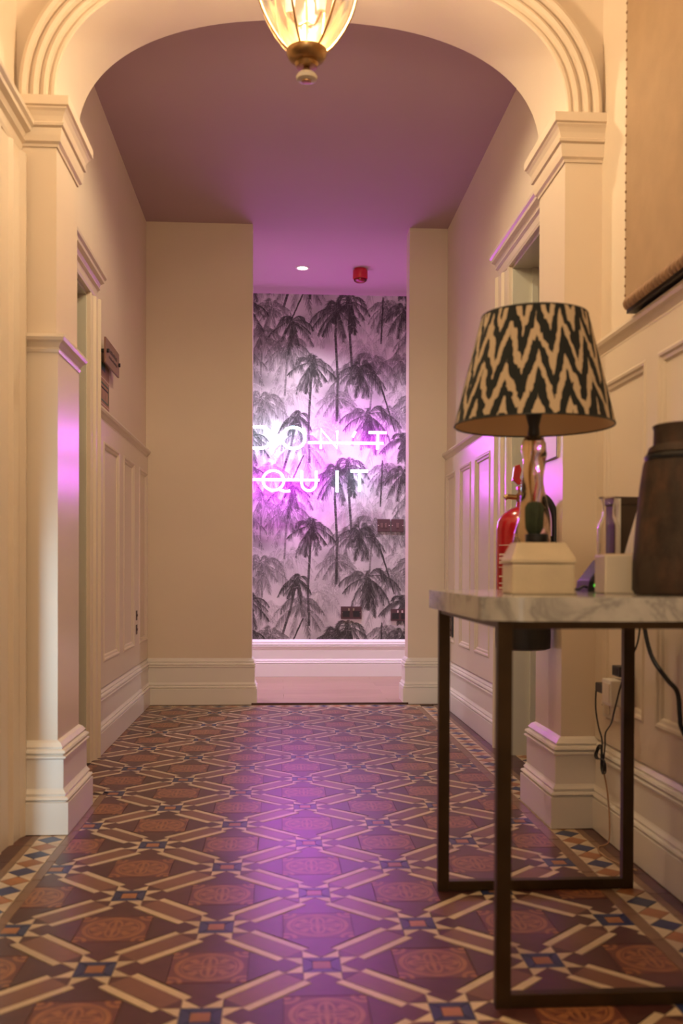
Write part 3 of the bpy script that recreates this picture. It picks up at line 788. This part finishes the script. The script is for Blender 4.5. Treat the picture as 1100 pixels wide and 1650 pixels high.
# room sign and the plate below it on the left wall
t = thing('room_sign', 'brown plate with dark lettering held off the left wall on two round fixings', 'sign', (XL+.03, 4.33, 1.66))
MB().box(XL+.026, XL+.034, 4.16, 4.50, 1.607, 1.712).build('plate', M['signplate'], t, bevel=.001)
for y in (4.19, 4.485):
    MB().tube([(XL+.001, y, 1.661), (XL+.041, y, 1.661)], .0085, 12).build('fixing', M['black'], t)
for r_, (zz, hh, n) in enumerate(((1.672, .016, 9), (1.645, .011, 11))):
    for i in range(n):
        y = 4.235+i*(.20/n)*1.05
        MB().box(XL+.0335, XL+.0346, y, y+.20/n*.55, zz-hh/2, zz+hh/2*(.6 if i % 3 == 1 else 1)).build('lettering', M['ink'], t)
t = thing('notice_plate', 'tall beige notice with dark framed box under the brown plate on the left wall', 'notice', (XL+.004, 4.29, 1.53))
MB().box(XL+.0005, XL+.006, 4.17, 4.405, 1.428, 1.625).build('plate', M['stitch'], t, bevel=.001)
MB().box(XL+.0055, XL+.0072, 4.17, 4.30, 1.590, 1.622).build('dark_header', M['greenink'], t)
MB().box(XL+.0055, XL+.0070, 4.17, 4.40, 1.557, 1.560).build('rule', M['printwhite'], t)
MB().frame([(0, 0), (0, .0015), (.006, .0015), (.006, 0)], lambda u, v, o: (XL+.0055+o, u, v), 4.185, 4.385, 1.462, 1.540).build('frame_print', M['greenink'], t)
MB().box(XL+.0055, XL+.0070, 4.20, 4.37, 1.515, 1.521).build('lettering', M['ink'], t)
MB().box(XL+.0055, XL+.0070, 4.17, 4.40, 1.448, 1.451).build('rule', M['printwhite'], t)

# ------------------------------------------------------------------ pendant lantern
LX, LY = .0615, 2.5
t = thing('pendant_lantern', 'glowing glass pendant lantern with aged brass straps hanging before the arch', 'pendant light', (LX, LY, ZF))
gp = [(.044, 2.046), (.062, 2.062), (.083, 2.090), (.103, 2.125), (.117, 2.16), (.126, 2.20), (.131, 2.245), (.131, 2.29), (.126, 2.335), (.116, 2.37), (.098, 2.395)]
MB().shell(gp, (LX, LY, 0), 48).build('globe', M['lantern'], t, smooth=True)
for k_ in range(6):
    a = math.radians(8+60*k_)
    MB().tube([(LX+(r+.0015)*math.cos(a), LY+(r+.0015)*math.sin(a), z) for r, z in gp], .0032, 6, 2).build('strap', M['brass'], t, smooth=True)
MB().lathe([(.012, 2.004), (.026, 2.006), (.030, 2.014), (.028, 2.018), (.042, 2.024), (.050, 2.036), (.0505, 2.046), (.045, 2.050), (.01, 2.052)], (LX, LY, 0), 36).build('bottom_cap', M['brass'], t, smooth=True)
MB().lathe([(.004, 1.996), (.010, 2.000), (.004, 2.006)], (LX, LY, 0), 20).build('finial', M['brass'], t, smooth=True)
MB().lathe([(.014, 1.972), (.025, 1.975), (.027, 1.982), (.020, 1.991), (.004, 1.997)], (LX, LY, 0), 28).build('drop', M['white'], t, smooth=True)
MB().lathe([(.003, 1.9685), (.012, 1.9695), (.0125, 1.9725)], (LX, LY, 0), 20).build('drop_button', M['brass'], t, smooth=True)
MB().lathe([(.100, 2.395), (.105, 2.405), (.070, 2.430), (.030, 2.455), (.012, 2.470), (.008, 2.50)], (LX, LY, 0), 36).build('top_cap', M['brass'], t, smooth=True)
MB().tube([(LX, LY, 2.49), (LX, LY, ZF-.02)], .005, 8).build('stem', M['brass'], t)
MB().lathe([(.055, ZF-.03), (.06, ZF-.015), (.06, ZF)], (LX, LY, 0), 28).build('ceiling_rose', M['brass'], t, smooth=True)
MB().tube([(LX, LY, 2.05), (LX, LY, 2.42)], .004, 8).build('centre_rod', M['brass'], t)
for k_ in range(3):
    a = math.radians(200+120*k_); bx_, by_ = LX+.045*math.cos(a), LY+.045*math.sin(a)
    MB().lathe([(.010, 2.13), (.012, 2.15), (.012, 2.19), (.008, 2.195)], (bx_, by_, 0), 14).build('candle_tube', M['white'], t, smooth=True)
    MB().lathe([(.007, 2.195), (.018, 2.22), (.019, 2.24), (.012, 2.265), (.003, 2.29)], (bx_, by_, 0), 16).build('bulb', M['bulb'], t, smooth=True)
    MB().tube([(LX, LY, 2.12), (LX+.025*math.cos(a), LY+.025*math.sin(a), 2.105), (bx_, by_, 2.13)], .003, 6, 4).build('bulb_arm', M['brass'], t)
light('pendant_glow', 'POINT', (LX, LY, 2.26), PENDANT_W, WARM, .06)

# ------------------------------------------------------------------ upholstered panel on the right wall
t = thing('fabric_panel', 'large beige fabric wall panel with studded edge above the right dado rail', 'wall panel', (XR, 1.9, 1.43))
MB().box(XR-.045, XR-.001, 1.10, 2.575, 1.440, 2.62).build('board', M['canvas'], t, bevel=.006)
MB().box(XR-.040, XR-.001, 1.105, 2.57, 1.428, 1.439).build('shadow_strip', M['black'], t)  # black strip standing in for the shadow under the board
for i in range(46):
    z = 1.475+i*.0245
    mb = MB().lathe([(.0042, 0), (.0032, .0022), (.001, .003)], (0, 0, 0), 8); mb.v = [(XR-.0455-v[2], 2.565+v[0], z+v[1]) for v in mb.v]
    mb.build('stud', M['stitch'], t)
for i in range(64):
    y = 1.115+i*.0226
    MB().tube([(XR-.047, y+.004, 1.434), (XR-.055, y, 1.446), (XR-.048, y-.004, 1.460)], .0062, 6, 3).build('cord_loop', M['stitch'], t, smooth=True)

# ------------------------------------------------------------------ console table
TX0, TX1, TY0, TY1, TZ = .345, .875, 1.655, 2.37, .708
t = thing('console_table', 'marble topped console table on square dark bronze tube frames', 'table', ((TX0+TX1)/2, (TY0+TY1)/2, 0))
rc = .075
top_o = [(cx_+rc*math.cos(math.radians(a_)), cy_+rc*math.sin(math.radians(a_))) for cx_, cy_, a0_ in ((TX1-rc, TY1-rc, 0), (TX0+rc, TY1-rc, 90), (TX0+rc, TY0+rc, 180), (TX1-rc, TY0+rc, 270)) for a_ in range(a0_, a0_+91, 9)]
MB().prism(top_o, lambda p, z: (p[0], p[1], z), TZ-.041, TZ).build('marble_top', M['marble'], t, smooth=True)
lx0, lx1 = .371, .812; lw = .026; zt_ = TZ-.041
for y in (1.683, 2.312):
    for x in (lx0, lx1): MB().box(x, x+lw, y, y+lw*.8, 0, zt_).build('leg', M['bronze'], t, bevel=.001)
    MB().box(lx0+lw, lx1, y, y+lw*.8, .001, .024).build('foot_rail', M['bronze'], t, bevel=.001)
    MB().box(lx0+lw, lx1, y, y+lw*.8, zt_-.014, zt_).build('top_rail', M['bronze'], t, bevel=.001)
for x in (lx0, lx1): MB().box(x+.003, x+lw-.003, 1.683+lw*.8, 2.312, zt_-.014, zt_).build('side_rail', M['bronze'], t, bevel=.001)

# ------------------------------------------------------------------ table lamp
QX, QY = .5275, 2.06
t = thing('table_lamp', 'table lamp with black and cream ikat shade and twisted glass base', 'lamp', (QX, QY, TZ))
sh = MB(); sb, stp, zb_, zt2 = .166, .110, 1.056, 1.283
sh.shell([(sb, zb_), (sb-.014, zb_+.058), (sb-.028, zb_+.114), (sb-.042, zb_+.170), (stp, zt2)], (QX, QY, 0), 72)
def shade_uv(x, y, z):
    return ((math.atan2(y-QY, x-QX)/(2*PI)+.25) % 1.0, (z-zb_)/(zt2-zb_))
so = sh.build('shade', M['ikat'], t, smooth=True)
me = so.data; ul = me.uv_layers.new(name='UVMap')
for p in me.polygons:
    us = [shade_uv(*(me.vertices[v].co+ORG[so.name])) for v in p.vertices]
    wrap = max(u[0] for u in us)-min(u[0] for u in us) > .5
    for li, u in zip(p.loop_indices, us): ul.data[li].uv = (u[0]+1 if wrap and u[0] < .5 else u[0], u[1])
MB().shell([(sb-.002, zb_+.001), (stp-.002, zt2-.001)], (QX, QY, 0), 72).build('shade_lining', M['shade_in'], t, smooth=True)
for r, z in ((sb-.001, zb_), (stp-.001, zt2)):
    MB().tube([(QX+r*math.cos(2*PI*i/48), QY+r*math.sin(2*PI*i/48), z) for i in range(48)], .0018, 6, 0, True).build('shade_ring', M['black'], t, smooth=True)
for k_ in range(3):
    a = 2*PI*k_/3+.4; MB().tube([(QX, QY, zt2-.02), (QX+(stp-.002)*math.cos(a), QY+(stp-.002)*math.sin(a), zt2-.003)], .0018, 6).build('shade_spoke', M['black'], t)
MB().tube([(QX, QY, 1.03), (QX, QY, zt2+.006)], .004, 8).build('stem', M['brass'], t)
MB().lathe([(.010, 1.022), (.013, 1.03), (.011, 1.055), (.016, 1.075), (.020, 1.085), (.020, 1.125), (.012, 1.13)], (QX, QY, 0), 20).build('bulb_holder', M['black'], t, smooth=True)
MB().lathe([(.012, 1.13), (.028, 1.165), (.030, 1.185), (.018, 1.21), (.004, 1.218)], (QX, QY, 0), 20).build('bulb', M['white'], t, smooth=True)
MB().lathe([(.004, zt2+.004), (.006, zt2+.010), (.003, zt2+.020)], (QX, QY, 0), 12).build('finial', M['brass'], t, smooth=True)
gpz = [(.02, TZ), (.050, TZ+.001), (.053, TZ+.012), (.050, TZ+.03), (.044, TZ+.06), (.041, TZ+.085), (.039, TZ+.105), (.036, TZ+.13), (.033, TZ+.155), (.029, TZ+.18), (.025, TZ+.205), (.0225, TZ+.23), (.0215, TZ+.25), (.0235, TZ+.275), (.026, TZ+.295), (.0255, TZ+.310), (.020, TZ+.322), (.012, TZ+.328)]
pz = []
for (a, b), (c, d) in zip(gpz[:-1], gpz[1:]):
    for k_ in range(3): pz.append((a+(c-a)*k_/3, b+(d-b)*k_/3))
pz.append(gpz[-1])
MB().lathe(pz, (QX, QY, 0), 40, lambda a, z: 1+.085*math.sin(3*a+(z-TZ)*52)*(1 if TZ+.015 < z < TZ+.29 else .15)).build('glass_base', M['lampglass'], t, smooth=True)
MB().tube([(QX, QY, TZ+.01), (QX+.006, QY, TZ+.1), (QX-.004, QY, TZ+.22), (QX, QY, TZ+.325)], .0022, 6, 6).build('inner_flex', M['brass'], t)

# ------------------------------------------------------------------ things on the table
t = thing('cream_box', 'small cream leather box with a sloped lid in front of the lamp', 'box', (.495, 1.90, TZ))
MB().box(.435, .555, 1.85, 1.94, TZ, TZ+.058).build('body', M['cream_obj'], t, bevel=.004)
c0 = [(.433, 1.848), (.557, 1.848), (.557, 1.942), (.433, 1.942)]; c1 = [(.449, 1.872), (.542, 1.872), (.542, 1.93), (.449, 1.93)]
MB().add([(x, y, TZ+.059) for x, y in c0]+[(x, y, TZ+.066) for x, y in c0]+[(x, y, TZ+.099) for x, y in c1], [(3, 2, 1, 0), (8, 9, 10, 11)]+[(i, (i+1) % 4, 4+(i+1) % 4, 4+i) for i in range(4)]+[(4+i, 4+(i+1) % 4, 8+(i+1) % 4, 8+i) for i in range(4)]).build('lid', M['cream_obj'], t, bevel=.0025)
t = thing('potted_cactus', 'small dark green cactus in a black pot between cream box and lamp', 'plant', (.512, 1.972, TZ))
MB().lathe([(.015, TZ), (.018, TZ+.09), (.0225, TZ+.100), (.0225, TZ+.118), (.019, TZ+.119)], (.512, 1.972, 0), 20).build('pot', M['black'], t, smooth=True)
MB().lathe([(.010, TZ+.118), (.0165, TZ+.13), (.0175, TZ+.155), (.0175, TZ+.172), (.012, TZ+.182), (.003, TZ+.184)], (.507, 1.970, 0), 40, lambda a, z: 1+.10*math.cos(9*a)).build('stem', mat('cactus_green', (.030, .045, .018), .7, var=.4, scale=60), t, smooth=True)
t = thing('ceramic_cube', 'plain cream ceramic cube pot beside the brown vase', 'pot', (.67, 1.95, TZ))
MB().box(.636, .703, 1.925, 1.990, TZ, TZ+.078).build('body', M['ceramic'], t, bevel=.004)
MB().box(.642, .697, 1.931, 1.984, TZ+.077, TZ+.0795).build('rim_well', M['shade_in'], t)
t = thing('glass_bottle', 'clear glass bottle with a flared neck standing behind the cream cube', 'bottle', (.683, 2.045, TZ))
MB().shell([(.001, TZ+.001), (.021, TZ+.001), (.0225, TZ+.008), (.0225, TZ+.135), (.020, TZ+.146), (.013, TZ+.158), (.0115, TZ+.170), (.013, TZ+.186), (.0185, TZ+.198)], (.683, 2.045, 0), 32).build('bottle_glass', M['clear'], t, smooth=True)
MB().tube([(.683+.0185*math.cos(2*PI*i/28), 2.045+.0185*math.sin(2*PI*i/28), TZ+.198) for i in range(28)], .0018, 6, 0, True).build('lip', M['clear'], t, smooth=True)
MB().lathe([(.020, TZ+.004), (.020, TZ+.055)], (.683, 2.045, 0), 28).build('dark_content', mat('smoky_liquid', (.10, .06, .05), .3), t, smooth=True)
t = thing('white_sliver', 'narrow upright white card seen edge on between glass bottle and brown vase', 'sliver', (.714, 2.06, TZ))
MB().box(.7075, .7125, 2.055, 2.075, TZ, TZ+.198).build('sliver', M['paper'], t, bevel=.0008)  # thin upright white piece beside the bottle
t = thing('folded_napkin', 'white folded napkin cone half behind the brown vase', 'napkin', (.742, 2.05, TZ))
MB().add([(.722, 2.02, TZ+.07), (.765, 2.02, TZ+.07), (.765, 2.07, TZ+.07), (.722, 2.07, TZ+.07), (.748, 2.04, TZ+.185), (.765, 2.04, TZ+.185), (.765, 2.05, TZ+.185), (.748, 2.05, TZ+.185)], [(3, 2, 1, 0), (4, 5, 6, 7), (0, 1, 5, 4), (1, 2, 6, 5), (2, 3, 7, 6), (3, 0, 4, 7)]).build('fold', M['paper'], t, bevel=.002)
MB().box(.728, .760, 2.025, 2.065, TZ, TZ+.071).build('holder', M['brass'], t, bevel=.002)
t = thing('dark_box', 'small dark brown upright box behind the white napkin by the vase', 'box', (.765, 2.17, TZ))
MB().box(.728, .800, 2.14, 2.20, TZ, TZ+.190).build('body', mat('dark_wood', (.05, .028, .016), .5, var=.3), t, bevel=.002)
MB().box(.726, .802, 2.138, 2.202, TZ+.1905, TZ+.208).build('lid', mat('dark_wood_lid', (.055, .03, .018), .5, var=.3), t, bevel=.002)
# vase
VX, VY = .757, 1.835
t = thing('clay_vase', 'large weathered dark brown clay vase at the right end of the table', 'vase', (VX, VY, TZ))
MB().lathe([(.05, TZ), (.088, TZ+.0015), (.0935, TZ+.010), (.093, TZ+.06), (.090, TZ+.10), (.086, TZ+.15), (.081, TZ+.20), (.0745, TZ+.245), (.072, TZ+.252)], (VX, VY, 0), 48).build('body', M['vase'], t, smooth=True)
MB().lathe([(.062, TZ+.2525), (.0715, TZ+.254), (.0725, TZ+.260), (.0700, TZ+.264), (.060, TZ+.265)], (VX, VY, 0), 48).build('shoulder_ring', M['black'], t, smooth=True)
MB().shell([(.060, TZ+.265), (.0675, TZ+.267), (.064, TZ+.277), (.0565, TZ+.283), (.0555, TZ+.31), (.058, TZ+.318), (.055, TZ+.320), (.051, TZ+.316), (.050, TZ+.27)], (VX, VY, 0), 48).build('neck', M['vase'], t, smooth=True)
# wedge gadget with green light and its flex
t = thing('charging_stand', 'small black wedge-shaped charging stand with a green light left of the cream cube', 'device', (.69, 2.16, TZ))
MB().prism([(.664, TZ), (.72, TZ), (.72, TZ+.075), (.700, TZ+.070), (.667, TZ+.026)], lambda p, y: (p[0], y, p[1]), 2.12, 2.20).build('body', mat('grey_plastic', (.05, .045, .06), .2), t, bevel=.0015)
MB().prism([(.662, TZ+.0005), (.7205, TZ+.0005), (.7205, TZ+.024), (.665, TZ+.024)], lambda p, y: (p[0], y, p[1]), 2.116, 2.204).build('base', M['black'], t, bevel=.001)
mb = MB().lathe([(.0035, 0), (.0035, .002), (.0015, .003)], (0, 0, 0), 12); mb.v = [(.678+v[0], 2.1155-v[2], TZ+.014+v[1]) for v in mb.v]; mb.build('green_light', M['led'], t)
t = thing('charging_flex', 'short black flex with a shiny metal plug beside the cream box', 'cable', (.63, 2.12, TZ))
MB().tube([(.664, 2.13, TZ+.010), (.650, 2.11, TZ+.012), (.636, 2.09, TZ+.007), (.620, 2.07, TZ+.006), (.605, 2.05, TZ+.006)], .0026, 8, 6).build('flex', M['rubber'], t, smooth=True)
MB().tube([(.606, 2.05, TZ+.006), (.600, 2.043, TZ+.0065), (.594, 2.035, TZ+.0065)], .0062, 12, 3).build('plug', M['chrome'], t, smooth=True)
MB().tube([(.606, 2.053, TZ+.006), (.609, 2.055, TZ+.02), (.611, 2.056, TZ+.034)], .0045, 10, 4).build('prong', M['chrome'], t, smooth=True)

# ------------------------------------------------------------------ fire extinguisher on the right pilaster
EXX, EXY = .738, 3.0
t = thing('fire_extinguisher', 'red fire extinguisher hung on the right pilaster behind the lamp', 'fire extinguisher', (EXX, EXY, .515))
RR = .082
MB().lathe([(.070, .592), (RR, .600), (RR, .880), (.078, .905), (.064, .926), (.042, .942), (.022, .950), (.020, .965)], (EXX, EXY, 0), 40).build('cylinder', M['red'], t, smooth=True)
MB().lathe([(.070, .515), (RR+.001, .520), (RR+.002, .560), (RR+.001, .588), (.072, .5915)], (EXX, EXY, 0), 40).build('base_skirt', M['black'], t, smooth=True)
v_ = MB().lathe([(.022, .965), (.024, .985), (.018, .992), (.016, 1.004)], (EXX, EXY, 0), 20).build('valve', M['brass'], t, smooth=True)
MB().tube([(EXX-.02, EXY, .978), (EXX-.05, EXY, .980), (EXX-.058, EXY, .975)], .008, 10).build('gauge_stem', M['brass'], v_)
MB().prism([(-.020, 1.000), (.050, 1.004), (.060, 1.012), (.050, 1.016), (-.020, 1.012)], lambda p, y: (EXX+p[0], EXY+y, p[1]), -.012, .012).build('carry_handle', M['red'], t, bevel=.002)
MB().prism([(-.018, 1.014), (-.036, 1.03), (-.030, 1.072), (-.014, 1.078), (-.008, 1.06), (-.014, 1.036), (.0, 1.020)], lambda p, y: (EXX+p[0], EXY+y, p[1]), -.011, .011).build('squeeze_lever', M['red'], t, bevel=.003)
MB().tube([(EXX+.016, EXY-.015, .980), (EXX+.06, EXY-.03, .975), (EXX+.088, EXY-.030, .92), (EXX+.086, EXY-.035, .80), (EXX+.070, EXY-.055, .64)], .010, 10, 6).build('hose', M['rubber'], t, smooth=True)
MB().box(EXX+RR-.004, AR-.003, EXY-.02, EXY+.02, .78, .86).build('wall_bracket', M['black'], t)
# printed label, curved round the cylinder
def onc(a0, a1, z0, z1, mk, name, par, off=.0008, n=10):
    vs = []; 
    for i in range(n+1):
        a = math.radians(a0+(a1-a0)*i/n)
        for z in (z0, z1): vs.append((EXX+(RR+off)*math.cos(a), EXY+(RR+off)*math.sin(a), z))
    return MB().add(vs, [(2*i, 2*i+2, 2*i+3, 2*i+1) for i in range(n)]).build(name, M[mk], par, smooth=True)
lab = onc(195, 330, .62, .832, 'red', 'label', t, .0006)
for a0, a1, z0, z1 in ((196, 250, .830, .8325), (247, 248.5, .765, .832), (196, 250, .764, .7665), (197, 222, .80, .806), (197, 228, .788, .796), (197, 226, .775, .784), (197, 228, .735, .740), (197, 222, .715, .719), (197, 232, .700, .706), (197, 236, .690, .694), (197, 222, .665, .669), (197, 240, .640, .6425), (255, 328, .80, .815), (255, 328, .77, .775), (255, 328, .74, .745)):
    onc(a0, a1, z0, z1, 'printwhite', 'print', lab, .0012)
t = thing('extinguisher_notice', 'small pale acrylic notice on the right pilaster just below the lamp shade', 'notice', (AR-.004, 3.02, 1.145))
MB().box(AR-.0075, AR-.0035, 2.945, 3.10, 1.095, 1.195).build('plate', M['white'], t, bevel=.0008)
MB().frame([(0, 0), (0, .001), (.003, .001), (.003, 0)], lambda u, v, o: (AR-.0075-o, u, v), 2.945, 3.10, 1.095, 1.195).build('edge_line', M['ink'], t)

# ------------------------------------------------------------------ socket, adapters and flexes low on the right wall
XS = XR-.012
t = thing('wall_socket', 'cream double socket with plugs in it low on the right wall behind the table', 'socket', (XS, 2.70, .39))
MB().box(XS-.010, XS, 2.61, 2.80, .340, .440).build('plate', M['white'], t, bevel=.003)
for y in (2.655, 2.755): MB().box(XS-.013, XS-.0095, y-.020, y+.020, .352, .415).build('insert', M['ceramic'], t)
t = thing('power_adapter', 'white upright power adapter plugged in the low wall socket', 'adapter', (XS-.04, 2.61, .43))
MB().box(XS-.058, XS-.0135, 2.585, 2.660, .394, .464).build('body', M['white'], t, bevel=.004)
MB().box(XS-.060, XS-.0575, 2.595, 2.650, .404, .454).build('face', M['ceramic'], t)
t = thing('black_plug', 'black plug with thin flex hanging in a bundle by the low socket', 'plug', (XS-.03, 2.73, .43))
MB().box(XS-.046, XS-.0135, 2.690, 2.755, .416, .442).build('plug_body', M['black'], t, bevel=.003)
MB().tube([(XS-.044, 2.752, .418), (XS-.046, 2.748, .37), (XS-.042, 2.735, .32), (XS-.036, 2.722, .285), (XS-.036, 2.720, .245)], .0022, 6, 8).build('flex', M['rubber'], t, smooth=True)
bun = []
for i in range(80):
    a = 2*PI*i/16; rr = 1+.12*math.sin(i*.9)
    u, v = math.sin(2*a)*.017*rr, math.cos(a)*.034*rr
    bun.append((XS-.040-.005*math.sin(i*.37), 2.715+v*1.15+u*.8, .232+v*.62-u*1.0))
MB().tube(bun, .0017, 6, 2).build('flex_bundle', M['rubber'], t, smooth=True)
MB().tube([(XS-.038, 2.700, .235), (XS-.038, 2.690, .275), (XS-.040, 2.680, .31), (XS-.045, 2.62, .345), (XS-.06, 2.55, .39), (XS-.06, 2.48, .49), (XS-.05, 2.41, .58), (XS-.05, 2.395, .66)], .0022, 6, 8).build('flex', M['rubber'], t, smooth=True)
t = thing('black_adapter', 'small black square adapter above the white one on the right wall', 'adapter', (XS-.02, 2.63, .485))
MB().box(XS-.034, XS, 2.590, 2.650, .472, .500).build('body', M['black'], t, bevel=.003)
MB().box(XS-.035, XS-.0335, 2.60, 2.64, .477, .495).build('face', M['ink'], t)
t = thing('lamp_flex', 'thick black flex drooping behind the table against the right wall', 'cable', (XS-.04, 2.2, .5))
MB().tube([(XS-.045, 2.385, .69), (XS-.045, 2.38, .62), (XS-.045, 2.33, .55), (XS-.04, 2.25, .505), (XS-.035, 2.20, .48), (XS-.035, 2.185, .43), (XS-.035, 2.17, .40), (XS-.035, 2.08, .355), (XS-.03, 1.9, .31)], .0055, 8, 6).build('flex', M['rubber'], t, smooth=True)
t = thing('white_flex', 'thin pale flex running down the right baseboard and looping on the floor', 'cable', (.9, 2.6, 0))
MB().tube([(XS-.028, 2.735, .20), (XR-.034, 2.715, .14), (XR-.036, 2.69, .07), (XR-.045, 2.67, .012), (.868, 2.66, .0035), (.852, 2.60, .0035), (.862, 2.52, .0035), (.88, 2.47, .0035), (.895, 2.44, .004)], .0022, 6, 8).build('flex', M['stitch'], t, smooth=True)
